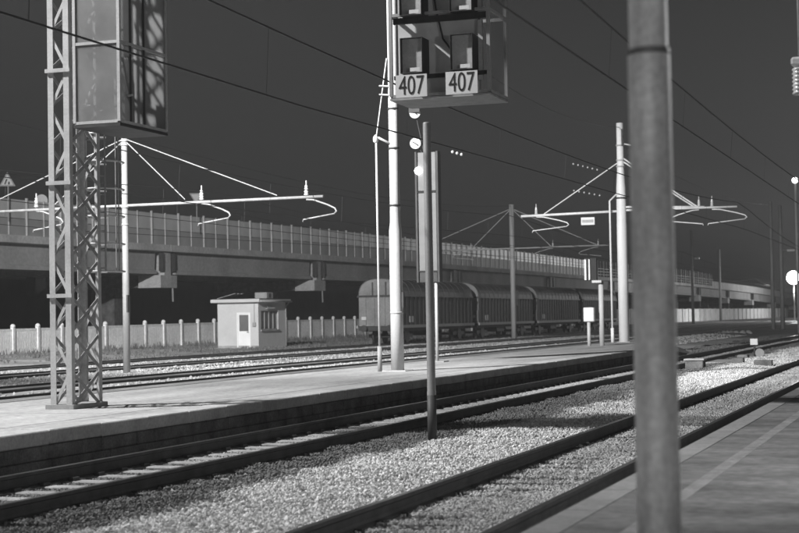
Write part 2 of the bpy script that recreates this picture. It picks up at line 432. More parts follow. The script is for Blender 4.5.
# ------------------------------------------------------------------ lattice tower of the signal gantry, ladder and inspection cages
TX0, TX1, TY0, TY1 = -13.38, -13.0, 22.0, 22.95
tw = thing('lattice_tower', 'tall steel lattice tower standing on the far platform with ladder', 'tower', (-13.2, 22.5, PLAT_Z))
TOP = 8.6
for (x, y) in ((TX0,TY0),(TX1,TY0),(TX0,TY1),(TX1,TY1)):
    b = B(); sx = 1 if x == TX0 else -1; sy = 1 if y == TY0 else -1
    b.box(min(x, x+sx*.10), max(x, x+sx*.10), min(y, y+sy*.012), max(y, y+sy*.012), PLAT_Z, TOP)
    b.box(min(x, x+sx*.012), max(x, x+sx*.012), min(y+sy*.0125, y+sy*.10), max(y+sy*.0125, y+sy*.10), PLAT_Z, TOP)
    b.build('leg', M_galv, tw)
nb = 14; hz = (TOP - PLAT_Z)/nb
for k in range(nb):
    z0, z1 = PLAT_Z + k*hz + .03, PLAT_Z + (k+1)*hz - .03
    a, b_ = (z0, z1) if k % 2 == 0 else (z1, z0)
    for yy in (TY0 + .02, TY1 - .02):                       # the two narrow faces
        B().beam((TX0+.05, yy, a), (TX1-.05, yy, b_), .05, .008, up=(0,1,0)).build('diagonal_brace', M_galv, tw)
    for xx in (TX0 + .02, TX1 - .02):                       # the two wide faces, crossed
        B().beam((xx, TY0+.05, z0), (xx, TY1-.05, z1), .008, .06, up=(0,0,1)).build('diagonal_brace', M_greypaint, tw)
        B().beam((xx + .009, TY0+.05, z1), (xx + .009, TY1-.05, z0), .008, .06, up=(0,0,1)).build('diagonal_brace', M_greypaint, tw)
    if k % 3 == 2:
        B().box(TX0-.03, TX1+.03, TY0-.035, TY0-.004, z1, z1+.06).build('tie_plate', M_galv, tw)
B().box(TX0-.06, TX1+.06, TY0-.06, TY1+.06, PLAT_Z+.002, PLAT_Z+.07).build('base_plate', M_greypaint, tw)
# ladder with hoops on the rear side
lad = B(); LX, LY = -13.30, TY1 + .05
for dx in (0, .36): lad.tube([(LX+dx, LY, PLAT_Z if dx == 0 else 2.5), (LX+dx, LY, TOP)], .018, 6)
ladder = lad.build('ladder', M_greypaint, tw)
for k in range(20):
    B().tube([(LX, LY, 2.55+k*.3), (LX+.36, LY, 2.55+k*.3)], .011, 6).build('rung', M_greypaint, ladder)
for k in range(7):
    z = 2.5 + k*.45
    B().tube([(LX+.18 + .30*math.sin(t), LY + .30 - .42*math.cos(t)*.9, z) for t in [R(-150 + i*25) for i in range(13)]], .016, 6).build('safety_hoop', M_board, ladder)  # hoops coloured paler than the ladder so that they look lit
for a in (-100, 0, 100):
    t = R(180 + a); B().tube([(LX+.18+.30*math.sin(t), LY+.30-.38*math.cos(t), 2.5), (LX+.18+.30*math.sin(t), LY+.30-.38*math.cos(t), 5.3)], .012, 6).build('hoop_bar', M_greypaint, ladder)

# gantry beam over the tracks, and its leg on the near platform (outside the frame)
gb = thing('signal_gantry_beam', 'horizontal lattice beam of signal gantry spanning the two near tracks', 'gantry', (-7, 22.5, 7.9))
b = B()
for yy in (22.1, 22.85):
    for zz in (7.75, 8.5): b.beam((-13.6, yy, zz), (-.7, yy, zz), .10)
b.build('chord', M_greypaint, gb)
for k in range(16):
    xa, xb = -13.0 + k*.78, -13.0 + (k+1)*.78
    for yy in (22.1, 22.85): B().beam((xa, yy, 7.75 if k % 2 else 8.5), (xb, yy, 8.5 if k % 2 else 7.75), .06, .03).build('brace', M_greypaint, gb)
B().box(-1.25, -.85, 22.05, 22.9, PLAT_Z, 7.7).build('end_leg', M_greypaint, gb)

def frame_box(x0, x1, y0, y1, z0, z1, w, name, m, root, mids=()):
    b = B()
    for x in (x0, x1):
        for y in (y0, y1): b.box(x-w/2, x+w/2, y-w/2, y+w/2, z0, z1)
    for z in (z0, z1) + tuple(mids):
        for y in (y0, y1): b.beam((x0+w/2, y, z), (x1-w/2, y, z), w*.9)
        for x in (x0, x1): b.beam((x, y0+w/2, z), (x, y1-w/2, z), w*.9)
    return b.build(name, m, root)

# cage on the tower
CX0, CX1, CY0, CY1, CZ0, CZ1 = -12.86, -12.08, 21.95, 23.5, 4.78, 7.6
cg = thing('signal_cage', 'mesh-walled service cage hung high on the lattice tower', 'signal cage', (-12.5, 22.7, CZ0), 'signal service cages hung from gantry')
frame_box(CX0, CX1, CY0, CY1, CZ0, CZ1, .05, 'cage_frame', M_galv, cg, (6.02,))
for z0, z1 in ((CZ0+.03, 5.99), (6.05, CZ1-.03)):
    B().box(CX0+.03, CX1-.03, CY0-.006, CY0+.006, z0, z1).build('front_screen', M_screen, cg)
    for y0, y1 in ((CY0+.03, 22.28), (22.31, 22.72), (22.76, CY1-.03)):
        B().box(CX1-.006, CX1+.006, y0, y1, z0, z1).build('side_screen', M_screen2, cg)
for y in (22.295, 22.74): B().box(CX1-.02, CX1+.02, y-.02, y+.02, CZ0+.03, CZ1-.03).build('side_mullion', M_dark, cg)
B().box(CX0-.02, CX1+.02, CY0-.02, CY1+.02, CZ0-.075, CZ0-.028).build('floor_plate', M_dark, cg)
for z in (5.3, 5.9, 6.5): B().beam((CX0+.03, CY1-.05, z), (CX0+.5, CY0+.05, z-.35), .03).build('inner_stay', M_dark, cg)
b = B(); b.tube([(CX1-.22, 22.3, CZ0), (CX1-.22, 22.3, 5.7), (CX1-.02, 22.3, 5.7)], .02, 6); b.tube([(CX1-.22, 22.3, 5.2), (CX1+.12, 22.15, 5.2)], .018, 6)
b.build('handrail', M_white, cg)
B().box(-12.7, -12.5, 22.9, 23.25, 4.85, 5.7).build('relay_box', M_greypaint, cg)
b = B()
for z in (5.0, 6.3, 7.4): b.box(TX1, CX0-.02, 22.35, 22.45, z, z+.07)
b.build('bracket', M_greypaint, cg)

# the two-headed signal over the tracks
def text_mesh(name, txt, size, m, sx=1.0, ext=.002):
    cu = bpy.data.curves.new(name, 'FONT'); cu.body = txt; cu.size = size; cu.align_x = 'CENTER'; cu.align_y = 'CENTER'; cu.extrude = ext; cu.offset = -size*.006
    o = bpy.data.objects.new(name, cu); C.objects.link(o); dg = bpy.context.evaluated_depsgraph_get()
    me = bpy.data.meshes.new_from_object(o.evaluated_get(dg)); bpy.data.objects.remove(o); bpy.data.curves.remove(cu)
    me.transform(Matrix.Diagonal((sx, 1, 1, 1))); me.transform(Matrix.Rotation(R(90), 4, 'X'))
    me.materials.clear(); me.materials.append(m); return me
SX0, SX1, SY0, SY1, SZ0, SZ1 = -7.72, -6.22, 22.25, 23.2, 4.92, 7.6
sg = thing('railway_signal', 'two-headed railway signal with hooded lamps and two 407 number plates', 'signal', (-7.05, 22.7, SZ0))
frame_box(SX0, SX1, SY0, SY1, SZ0, SZ1, .05, 'cage_frame', M_greypaint, sg, (6.12,))
B().box(SX0-.02, SX1+.02, SY0-.02, SY1+.02, SZ0-.06, SZ0-.03).build('floor_plate', M_greypaint, sg)
B().box(-7.66, -6.40, 22.42, 22.44, 4.97, SZ1).build('back_board', M_board, sg)
for z0, z1 in ((SZ0+.03, 6.09), (6.15, SZ1-.03)):
    B().box(SX1-.004, SX1+.004, SY0+.03, SY1-.03, z0, z1).build('side_screen', M_screen3, sg)
B().beam((-7.69, 22.30, 6.04), (-6.25, 22.30, 6.04), .05, .09).build('cross_rail', M_dark, sg)
B().beam((-7.69, 22.30, 5.20), (-6.25, 22.30, 5.20), .03, .06).build('cross_rail', M_dark, sg)
num = text_mesh('plate_number', '407', .40, M_print, .66)
for px in (-7.35, -6.585):
    for pz in (5.49, 6.34, 7.13):
        h = B(); w, hh, d = .17, .26, .34; y1 = 22.415; y0 = y1 - d; t = .008
        h.box(px-w, px+w, y0, y1, pz+hh-t, pz+hh); h.box(px-w, px+w, y0, y1, pz-hh, pz-hh+t)
        h.box(px-w, px-w+t, y0, y1, pz-hh+t, pz+hh-t); h.box(px+w-t, px+w, y0, y1, pz-hh+t, pz+hh-t)
        hd = h.build('lamp_hood', M_dark, sg)
        B().box(px-w+t, px+w-t, y0+.085, y0+.10, pz-hh+t, pz+hh-t).build('lamp_door', M_galv, hd)
        B().box(px-.02, px+.13, y0+.005, y0+.012, pz-hh+.02, pz-hh+.075).build('hood_tag', M_plate, hd)
    pl = B().box(px-.235, px+.245, 22.05, 22.06, 4.87, 5.20).build('number_plate', M_plate, sg)
    n_ = link('plate_number', num, pl, Vector((px+.005, 22.047, 5.03)) - root_loc(sg))
    B().box(px-.02, px+.02, 22.062, 22.42, 5.00, 5.08).build('plate_bracket', M_dark, sg)
b = B(); b.box(-6.40, -6.33, 22.33, 22.36, 5.1, 5.98); b.box(-6.40, -6.33, 22.33, 22.36, 6.1, 7.5); b.build('cable_duct', M_galv, sg)
B().tube([(-7.12, 22.41, 6.6), (-7.05, 22.38, 6.2), (-6.95, 22.38, 5.75), (-6.78, 22.40, 5.5)], .014, 6).build('cable', M_dark, sg)
B().tube([(-6.38, 22.40, 6.9), (-6.42, 22.38, 6.3), (-6.36, 22.38, 5.6), (-6.40, 22.40, 5.1)], .014, 6).build('cable', M_dark, sg)
b = B()
for x in (SX0+.1, SX1-.1): b.box(x-.04, x+.04, 22.45, 22.55, SZ1, 7.72)
b.build('hanger', M_greypaint, sg)

# plain steel post below the signal
ps = thing('steel_post', 'slim grey steel post standing in ballast below the 407 signal', 'post', (-7.2, 22.3, -.2))
B().lathe((-7.2, 22.3, -.28), [(.066,0),(.066,.85),(.062,.86),(.058,4.78),(.05,4.8)], 16).build('shaft', M_postpaint, ps)
B().lathe((-7.2, 22.3, -.28), [(.0675,.0),(.0675,.80)], 16).build('dark_base_band', M_dark, ps)  # darker band round the lower part of the post

# ------------------------------------------------------------------ tall catenary pole, tension rod and departure board on the far platform
def stepped_pole(name, label, x, y, z0, secs, m, group=None, plinth=True):
    t = thing(name, label, 'pole', (x, y, z0), group)
    prof = []
    for (r, za, zb) in secs: prof += [(r, za - z0), (r*.97, zb - z0)]
    B().lathe((x, y, z0), prof, 18).build('shaft', m, t)
    if plinth: B().box(x-.32, x+.32, y-.32, y+.32, z0-.05, z0+.025).bevel(.02).build('plinth', M_coping, t)
    return t
p1 = stepped_pole('catenary_pole', 'thick white stepped pole on far platform beside thin tension rod', -13.15, 38.0, PLAT_Z,
    [(.165, PLAT_Z, 1.75), (.162, 1.78, 3.85), (.130, 4.05, 4.45), (.125, 4.48, 9.8)], M_white, 'white catenary poles')
for z in (1.76, 4.46, 5.9, 6.9): B().lathe((-13.15, 38, z), [(.168 if z < 2 else .14, 0), (.168 if z < 2 else .14, .05)], 16).build('clamp_band', M_dark if z > 4 else M_galv, p1)
B().box(-13.02, -12.95, 37.95, 38.05, 1.9, 2.3).build('tag_plate', M_dark, p1)
rd = thing('tension_rod', 'thin upright rod with weight foot beside thick white pole', 'tension rod', (-13.55, 37.8, PLAT_Z))
B().tube([(-13.55, 37.8, PLAT_Z), (-13.55, 37.8, 6.2)], .028, 8).build('rod', M_galv, rd)
B().tube([(-13.55, 37.8, PLAT_Z+.0), (-13.55, 37.8, .95)], .06, 10).build('foot_sleeve', M_greypaint, rd)
B().tube([(-13.55, 37.8, 6.15), (-13.27, 37.9, 8.2)], .018, 6).build('upper_cable', M_white, rd)
B().tube([(-13.50, 37.8, 6.2), (-13.15, 37.95, 6.0)], .03, 8).build('bracket', M_greypaint, rd)
B().lathe((-13.56, 37.8, 6.05), [(.02,0),(.07,.05),(.07,.16),(.02,.22)], 10).build('joint', M_insul, rd)
for z in (7.28, 7.5): B().tube([(-13.45, 37.8, z), (-13.1, 37.95, z-.02)], .022, 6).build('pulley_arm', M_white, rd)

bd = thing('departure_board', 'tall narrow dark sign column on thin white pole of far platform', 'sign', (-14.5, 45.6, PLAT_Z))
B().tube([(-14.52, 45.6, PLAT_Z), (-14.52, 45.6, 2.75)], .05, 10).build('pole', M_white, bd)
B().box(-14.8, -14.24, 45.35, 45.85, PLAT_Z+.002, PLAT_Z+.03).build('base_plate', M_greypaint, bd)
for z0, z1 in ((2.7, 3.02), (3.04, 5.38), (5.44, 6.6)):
    B().box(-15.00, -14.44, 45.5, 45.72, z0, z1).bevel(.01).build('board_section', M_sign if z0 > 3.03 else M_dark, bd)
B().box(-14.42, -14.36, 45.46, 45.76, 2.7, 6.62).build('edge_channel', M_dark, bd)
B().box(-15.08, -15.02, 45.46, 45.76, 2.7, 6.62).build('edge_channel', M_dark, bd)
for z in (5.41, 3.03): B().box(-15.015, -14.425, 45.48, 45.74, z-.02, z+.02).build('gap_strip', M_black, bd)

def clockish(z, label, half):
    t = thing('platform_clock', label, 'clock', (-15.06, 45.6, z))
    dsc = B().disc((-15.06, 45.5, z), .165, (.3,-1,0), .07, 28).build('case', M_plate, t)
    q = Vector((.3,-1,0)).normalized()*.04
    if half: B().box(-15.22, -14.88, 45.40, 45.44, z+.01, z+.2).build('shade', M_dark, t)
    B().beam(Vector((-15.06,45.5,z)) + q, Vector((-15.06+.07,45.5,z-.05)) + q, .06, .02).build('hour_hand', M_print, t)
    B().beam(Vector((-15.06,45.5,z)) + q, Vector((-15.06-.09,45.5,z+.05)) + q, .05, .02).build('minute_hand', M_print, t)
    B().tube([(-15.06, 45.56, z), (-14.8, 45.62, z-.02 if z < 6.7 else 6.45)], .015, 6).build('arm', M_dark, t)
clockish(6.88, 'round white clock face above the glowing globe lamp', False)
clockish(7.80, 'upper white disc half covered by dark shade under signal cage', True)
gl = thing('globe_lamp', 'small glowing globe lamp beside the tall sign column', 'lamp', (-14.98, 45.6, 6.05))
bb = B(); bb.lathe((-14.98, 45.5, 6.05), [(.115*math.sin(R(a)) + .001, -.115*math.cos(R(a))) for a in range(0, 181, 20)], 16); bb.build('globe', M_lamp, gl)
B().tube([(-14.98, 45.5, 6.16), (-14.8, 45.62, 6.25)], .015, 6).build('arm', M_dark, gl)

# ------------------------------------------------------------------ cantilever masts
def insulator(b, x, y, z):
    b.lathe((x, y, z), [(.05,0),(.09,.04),(.05,.09),(.085,.13),(.045,.18),(.08,.22),(.04,.27),(.06,.31),(.02,.36),(.02,.5)], 10)
def registration(root, x, y, z, dr, s=1.0, drop=.5, m=None):
    """curved steady arm below a boom; dr = +1 bulges to +X"""
    b = B(); b.tube([(x, y, z-.08), (x+dr*.25*s, y, z-.10), (x+dr*.75*s, y, z-.28), (x+dr*1.0*s, y, z-.40), (x+dr*1.06*s, y, z-.5), (x+dr*1.0*s, y, z-.56)], .028, 8)
    b.build('steady_arm', m or M_white, root)
    b = B(); b.tube([(x+dr*1.0*s, y, z-.58), (x-dr*.12*s, y, z-.74), (x-dr*.14*s, y, z-.82)], .024, 8); b.build('contact_arm', m or M_white, root)
    b = B(); insulator(b, x, y, z+.05); b.build('insulator', M_insul, root)

m1 = stepped_pole('catenary_mast', 'slim white mast between yard tracks with boom left of kiosk', -26.8, 49.0, -.12,
    [(.125, -.12, 3.3), (.115, 3.34, 5.2), (.105, 5.22, 8.15)], M_greypaint, 'white catenary poles')
B().tube([(-33.0, 49, 5.66), (-19.45, 49, 5.70)], .05, 10).build('boom', M_greypaint, m1)
for x in (-20.05, -23.88, -30.3): registration(m1, x, 49, 5.70, 1, m=M_greypaint)
for a, b_ in (((-26.8,49,8.0), (-21.1,49,5.8)), ((-26.8,49,7.95), (-24.5,49,5.8)), ((-26.8,49,8.0), (-32.6,49,5.8)), ((-26.8,49,7.95), (-29.6,49,5.8))):
    B().tube([a, b_], .018, 6).build('stay', M_greypaint, m1)
for z in (7.75, 7.9, 8.05, 5.6, 5.0): B().lathe((-26.8, 49, z), [(.13, 0), (.13, .05)], 14).build('clamp_band', M_galv, m1)
B().box(-26.68, -26.62, 48.8, 48.9, 2.0, 2.6).build('tag_plate', M_dark, m1)

PY = 75.0; PX = -14.6
m2 = stepped_pole('catenary_mast', 'tall bright white mast at the far platform end with booms both sides', PX, PY, PLAT_Z,
    [(.25, PLAT_Z, 5.9), (.235, 5.95, 7.6), (.17, 8.5, 10.7)], M_bright, 'white catenary poles')
B().tube([(PX, PY, 6.52), (-19.5, PY, 6.45)], .06, 10).build('boom', M_bright, m2)
for dz in (0, .16): B().tube([(PX, PY, 6.55+dz), (-9.2 if dz == 0 else -10.7, PY, 6.52+dz*.3)], .05, 10).build('boom', M_bright, m2)
registration(m2, -18.75, PY, 6.47, 1, 1.5, m=M_bright)
registration(m2, -10.95, PY, 6.52, -1, 1.3, m=M_bright)
registration(m2, -10.35, PY, 6.52, 1, 1.5, m=M_bright)
B().tube([(PX, PY, 8.9), (-18.4, PY, 6.5)], .025, 6).build('stay', M_bright, m2)
for o_ in (0, .16): B().tube([(PX, PY, 8.95+o_), (-11.2+o_, PY, 6.6)], .035, 6).build('stay', M_bright, m2)
B().box(-16.55, -15.9, PY-.04, PY+.02, 5.92, 6.28).build('number_plate', M_plate, m2)
B().box(-16.5, -15.95, PY-.05, PY-.045, 6.03, 6.17).build('plate_print', M_greypaint, m2)
for z in (7.1, 8.6, 8.9, 9.6): B().lathe((PX, PY, z), [(.27 if z < 8 else .21, 0), (.27 if z < 8 else .21, .07)], 14).build('clamp_band', M_galv if z > 8 else M_dark, m2)
b = B(); b.box(PX+.1, PX+.16, PY-.2, PY-.16, 9.6, 10.4); b.build('tag_plate', M_dark, m2)
B().tube([(PX-.5, PY-.3, PLAT_Z), (PX-.5, PY-.3, 7.0), (PX-.15, PY, 7.4)], .045, 8).build('tension_rod', M_bright, m2)
B().tube([(PX-.5, PY-.3, PLAT_Z), (PX-.5, PY-.3, 1.0)], .08, 8).build('rod_foot', M_bright, m2)
B().tube([(PX+.2, PY, 9.7), (PX+.6, PY, 9.6), (PX+.7, PY, 9.35), (PX+.5, PY, 9.3)], .04, 8).build('feeder_hook', M_insul, m2)

m3 = stepped_pole('catenary_mast', 'grey mast in front of the covered wagons with sagging boom stays', -31.7, 119.0, -.12,
    [(.19, -.12, 10.2)], M_white, 'white catenary poles')
B().tube([(-39, 119, 6.8), (-24.2, 119, 6.85)], .06, 8).build('boom', M_white, m3)
for e in ((-38.2,119,7.4), (-35,119,6.85), (-28.6,119,6.85), (-25,119,6.85)): B().tube([(-31.7,119,9.9), e], .03, 6).build('stay', M_white, m3)
for x, d in ((-35.0, -1), (-28.5, -1), (-25.0, -1)): registration(m3, x, 119, 6.8, d, 1.4, m=M_white)
B().box(-31.4, -31.3, 118.8, 118.9, 2.4, 3.6).build('tag_plate', M_dark, m3)

def far_pole(label, x, y, h, r, lamp=None):
    t = thing('lamp_mast', label, 'mast', (x, y, 0), 'far masts along the yard')
    B().tube([(x, y, -.1), (x, y, h)], [r, r*.7], 10).build('shaft', M_greypaint, t)
    if lamp:
        B().tube([(x, y, lamp), (x+.9, y-.2, lamp+.1)], .06, 6).build('arm', M_greypaint, t)
        B().box(x+.5, x+1.2, y-.4, y, lamp-.15, lamp+.1).build('lamp_head', M_plate, t)
    return t
far_pole('thin far mast with a box lamp high on its shaft', -36.6, 242, 14.0, .22, 9.8)
far_pole('plain thin far mast in front of the lit fence', -40, 298, 13.2, .25)
far_pole('taller of two far masts standing close together', -16.2, 158, 12.3, .19)
t = far_pole('far mast with a crossarm close beside a taller one', -15.5, 160, 12.0, .21)
B().tube([(-15.5, 160, 7.6), (-13.2, 160, 7.6)], .05, 6).build('crossarm', M_greypaint, t)
B().box(-14.9, -14.2, 159.8, 160.1, 7.45, 7.65).build('crossarm_lamp', M_plate, t)

# ------------------------------------------------------------------ overhead wires
def wires(label, X, zc, zm, supports, y0=-10, y1=300, r=.011):
    t = thing('overhead_wire', label, 'overhead wire', (X, 60, 5), 'overhead line wires')
    yy = list(np.arange(y0, y1, 4.0))
    B().tube([(X, y, zc(y)) for y in yy], r, 6).build('contact_wire', M_wire, t)
    B().tube([(X + .05, y, zm(y)) for y in yy], r*1.15, 6).build('messenger_wire', M_wire, t)
    for k in range(26):
        y = -4 + k*6.2
        if zm(y) - zc(y) > .1: B().tube([(X, y, zc(y)), (X+.05, y, zm(y))], .004, 5).build('dropper', M_wire, t)
def sag(a, b_, top, low):
    return lambda y: low + (top-low)*((((y-a) % (b_-a))/(b_-a)*2-1)**2)
wires('dark overhead wire pair above track beside near platform edge', T1, lambda y: 4.78 + .002*max(0, y-20), sag(-8, 72, 6.1, 5.38), None, r=.012)
wires('dark overhead wire pair crossing in front of both signal cages', T2, lambda y: 4.85 + .013*min(max(0, y-22), 55), sag(-5, 75, 6.7, 5.68), None, r=.013)
wires('overhead wire pair carried by both white masts behind platform', T3, lambda y: 4.95 + .022*min(max(0, y-49), 26), sag(23, 75, 6.5, 5.9), None)
wires('overhead wire pair above second track behind far platform', T4-.2, lambda y: 4.95, sag(-3, 49, 6.05, 5.5), None)
wires('overhead wire pair above the empty track near kiosk', T5, lambda y: 4.95 + .015*min(max(0, y-49), 70), sag(49, 119, 6.9, 6.0), None)
# feeder cables high above the yard
for i, (xa, za, ya, xb, zb, yb, lb) in enumerate(((-26.8, 8.1, 49, -31.7, 10.1, 119, 'high feeder cable from slim mast to mast by wagons'),
                              (-14.6, 9.7, 75, -16.2, 12.0, 158, 'high feeder cable from platform end mast to far masts'),
                              (-14.6, 10.5, 75, -13.2, 9.7, 38, 'high feeder cable between the two thick white poles'))):
    t = thing('feeder_cable', lb, 'cable', (xa, ya, za), 'feeder cables above the yard')
    pts = [(xa+(xb-xa)*q, ya+(yb-ya)*q, za+(zb-za)*q - 3.2*q*(1-q)) for q in [k/14 for k in range(15)]]
    B().tube(pts, .014, 6).build('cable', M_wire, t)
def insulator_string(label, p, n, d):
    t = thing('insulator_string', label, 'insulator', p, 'glazed insulators on the overhead lines')
    for k in range(n):
        q = Vector(p) + Vector(d)*k; B().lathe(q, [(.012,-.05),(.045,-.02),(.045,.02),(.012,.05)], 8).build('insulator_disc', M_insul, t)
insulator_string('string of small pale insulators above the wagons, upper of two', (-18.0, 80, 9.35), 6, (.22, .12, -.06))
insulator_string('string of small pale insulators above the wagons, lower of two', (-18.0, 80, 7.98), 6, (.24, .12, -.05))
insulator_string('three small pale insulators beside top of tall sign column', (-14.05, 46, 6.62), 3, (.11, .1, -.035))

# ------------------------------------------------------------------ kiosk
KX0, KX1, KY0, KY1 = -41.35, -38.7, 86.8, 90.9
kz = -.05
ki = thing('kiosk', 'small white flat-roofed kiosk with glazed door and window by fence', 'kiosk', (-40, 88.8, kz))
H = 2.72
b = B()   # walls as slabs round the openings: the -Y wall has the door, the +X wall has the window
b.box(KX0, -40.09, KY0, KY0+.15, kz, H); b.box(-39.22, KX1, KY0, KY0+.15, kz, H); b.box(-40.09, -39.22, KY0, KY0+.15, 2.12, H)
b.box(KX1-.15, KX1, KY0+.1505, 87.2, kz, H); b.box(KX1-.15, KX1, 89.75, KY1, kz, H)
b.box(KX1-.15, KX1, 87.2, 89.75, kz, 1.08); b.box(KX1-.15, KX1, 87.2, 89.75, 2.22, H)
b.box(KX0, KX0+.15, KY0+.1505, KY1, kz, H); b.box(KX0+.1505, KX1-.1505, KY1-.15, KY1, kz, H)
b.build('wall', M_kiosk, ki)
rf = B().box(KX0-.30, KX1+.22, KY0-.35, KY1+.35, H+.003, H+.20).bevel(.015).build('roof', M_plate, ki)
B().box(KX0-.25, KX1+.25, KY0-.28, KY1+.28, H+.203, H+.225).build('roof_felt', M_dark, rf)
dr = B().box(-40.05, -39.26, KY0+.04, KY0+.09, .02, 2.08).build('door', M_door, ki)
b = B(); b.box(-40.09, -40.02, KY0-.015, KY0+.10, 0, 2.12); b.box(-39.29, -39.22, KY0-.015, KY0+.10, 0, 2.12); b.box(-40.02, -39.29, KY0-.015, KY0+.10, 2.05, 2.12)
b.build('door_frame', M_door, dr)
B().box(-39.95, -39.36, KY0+.02, KY0+.035, 1.02, 1.98).build('pane', M_dglass, dr)
B().box(-39.45, -39.34, KY0-.02, KY0+.02, .94, .98).build('handle', M_dark, dr)
wd = B().box(KX1-.13, KX1-.11, 87.2, 89.75, 1.08, 2.22).build('window', M_glass, ki)
b = B()
for y in (87.2, 87.83, 88.47, 89.11, 89.69): b.box(KX1-.10, KX1-.05, y, y+.06, 1.14, 2.16)
b.box(KX1-.10, KX1-.05, 87.2, 89.75, 1.08, 1.138); b.box(KX1-.10, KX1-.05, 87.2, 89.75, 2.162, 2.22)
b.build('frame', M_greypaint, wd)
B().box(KX1-.05, KX1+.08, 87.1, 89.85, 1.0, 1.075).build('sill', M_coping, wd)
B().box(KX1, KX1+.12, 87.9, 89.0, 2.34, 2.50).build('shutter_box', M_plate, ki)
B().tube([(KX1+.30, KY0-.3, H+.06), (KX1+.30, KY1+.3, H+.05)], .055, 8).build('gutter', M_coping, ki)
B().tube([(KX1+.28, KY1-.1, H), (KX1+.06, KY1-.1, H-.25), (KX1+.06, KY1-.1, .05)], .04, 8).build('downpipe', M_greypaint, ki)
B().tube([(-38.95, KY0-.03, H-.05), (-38.95, KY0-.03, 1.5)], .018, 6).build('conduit', M_greypaint, ki)
B().box(-39.05, -38.85, KY0-.09, KY0-.003, 1.28, 1.52).build('meter_box', M_greypaint, ki)
B().box(-40.2, -39.1, KY0-.55, KY0-.01, -.1, .06).build('door_step', M_coping, ki)
B().box(KX0-.004, KX1+.004, KY0-.006, KY0-.001, kz, .16).build('plinth_band', M_coping, ki)
ac = thing('roof_unit', 'grey ventilation unit lying on the kiosk roof', 'ventilation unit', (-39.6, 89.6, H+.23))
B().box(-40.0, -39.2, 89.2, 90.2, H+.226, H+.62).bevel(.03).build('casing', M_greypaint, ac)
B().disc((-39.195, 89.7, H+.43), .15, (1,0,0), .02, 16).build('fan_grille', M_dark, ac)
sh = thing('metal_sheets', 'tilted corrugated sheets leaning on the kiosk roof', 'sheets', (-40.9, 87.6, H+.23))
for k in range(3): B().beam((-41.4, 87.0+k*.5, H+.25+k*.02), (-40.3, 87.2+k*.5, H+.55), .5, .03).build('sheet', M_greypaint, sh)

# ------------------------------------------------------------------ concrete fence
PSP = 2.4
fn = thing('concrete_fence', 'pale concrete fence of slatted panels below the viaduct', 'fence', (FENCE_X, 60, .1))
pm = B().box(-.09, .09, -.10, .10, -.2, 1.50); pm.lathe((0,0,1.5), [(.12,0),(.14,.04),(.11,.12),(.04,.17)], 10)
pm = pm.mesh('fence_post', M_fence)
def fpanel(n, depth):
    b = B()
    b.box(-.03, .03, .1, PSP-.1, -.1, .12); b.box(-.03, .03, .1, PSP-.1, 1.30, 1.42)
    w = (PSP-.2)/n
    for k in range(n): b.box(-.022, .022, .1+k*w+.015, .1+(k+1)*w-.03, .121, 1.299)
    b.box(-.024, -.018, .1, PSP-.1, .12, 1.30)
    return b.mesh('fence_panel', M_fence)
fpm = fpanel(14, 1)
for k in range(40):
    y = 60 + k*PSP; z = min(max(0, (y-70)*.006), .2)
    link('fence_post', pm, fn, (0, y-60, z-.1)); link('fence_panel', fpm, fn, (0, y-60, z-.1))
# long solid wall further on, past the wagons
fw = thing('boundary_wall', 'long pale boundary wall under the far viaduct spans', 'wall', (FENCE_X, 156, .1))
b = B().box(-.1, .1, .06, 5.94, -.3, 2.1).mesh('wall_panel', M_fence); pmw = B().box(-.16, .16, -.15, .15, -.3, 2.2).mesh('pillar', M_fence)
for k in range(46):
    link('wall_panel', b, fw, (k*.12, k*6.0, .1)); link('pillar', pmw, fw, (k*.12, k*6.0, .1))
# weeds
wv, wf = [], []
for _ in range(9000):
    x = random.uniform(-45.7, -35.9); y = random.uniform(60, 150)
    if KX0-.2 < x < KX1+.2 and KY0-.2 < y < KY1+.2: continue
    dens = math.sin(x*1.3)*math.sin(y*.31)+math.sin(y*.9+x)
    if dens < random.uniform(-1.2, .9) and x > -44.6: continue
    h = random.uniform(.06, .22)*(1.9 if x < -44.4 else 1); z = ground_z(x)
    for _k in range(3):
        a = random.uniform(0, 6.28); w = random.uniform(.02, .05); lx, ly = random.uniform(-.12,.12), random.uniform(-.12,.12); i = len(wv)
        wv += [(x+math.cos(a)*w, y+math.sin(a)*w, z-.03), (x-math.cos(a)*w, y-math.sin(a)*w, z-.03), (x+lx, y+ly, z+h)]; wf.append((i, i+1, i+2))
me = bpy.data.meshes.new('weeds'); me.from_pydata(wv, [], wf); me.materials.append(M_weed); stuff(link('weeds', me))

# ------------------------------------------------------------------ viaduct
VY = [20, 60, 90, 115, 150, 200, 245, 300, 375, 450, 600]
VX = [-62.5, -60, -58, -55.8, -53.2, -52.2, -51.6, -47.5, -43.2, -39, -30]
VZ = [7.4, 7.4, 7.4, 7.4, 7.4, 7.4, 7.35, 7.2, 6.4, 5.0, 2.3]
vx = lambda y: float(np.interp(y, VY, VX)); vz = lambda y: float(np.interp(y, VY, VZ))
vx_s = lambda y: sum(vx(y + d) for d in (-12, -6, 0, 6, 12))/5
vz_s = lambda y: sum(vz(y + d) for d in (-12, -6, 0, 6, 12))/5
via = thing('viaduct', 'long concrete road viaduct with noise barrier behind the yard', 'viaduct', (-55, 150, 0))
def vsweep(prof, ya, yb, step, name, m, parent):
    n = max(1, int((yb-ya)/step)); b = B()
    b.sweep([[(vx_s(y)+o, y, vz_s(y)+z) for o, z in prof] for y in [ya + (yb-ya)*k/n for k in range(n+1)]])
    return b.build(name, m, parent)
piers = [30, 57, 84, 110, 136, 174, 217, 254, 288, 318, 348, 378, 410, 445]
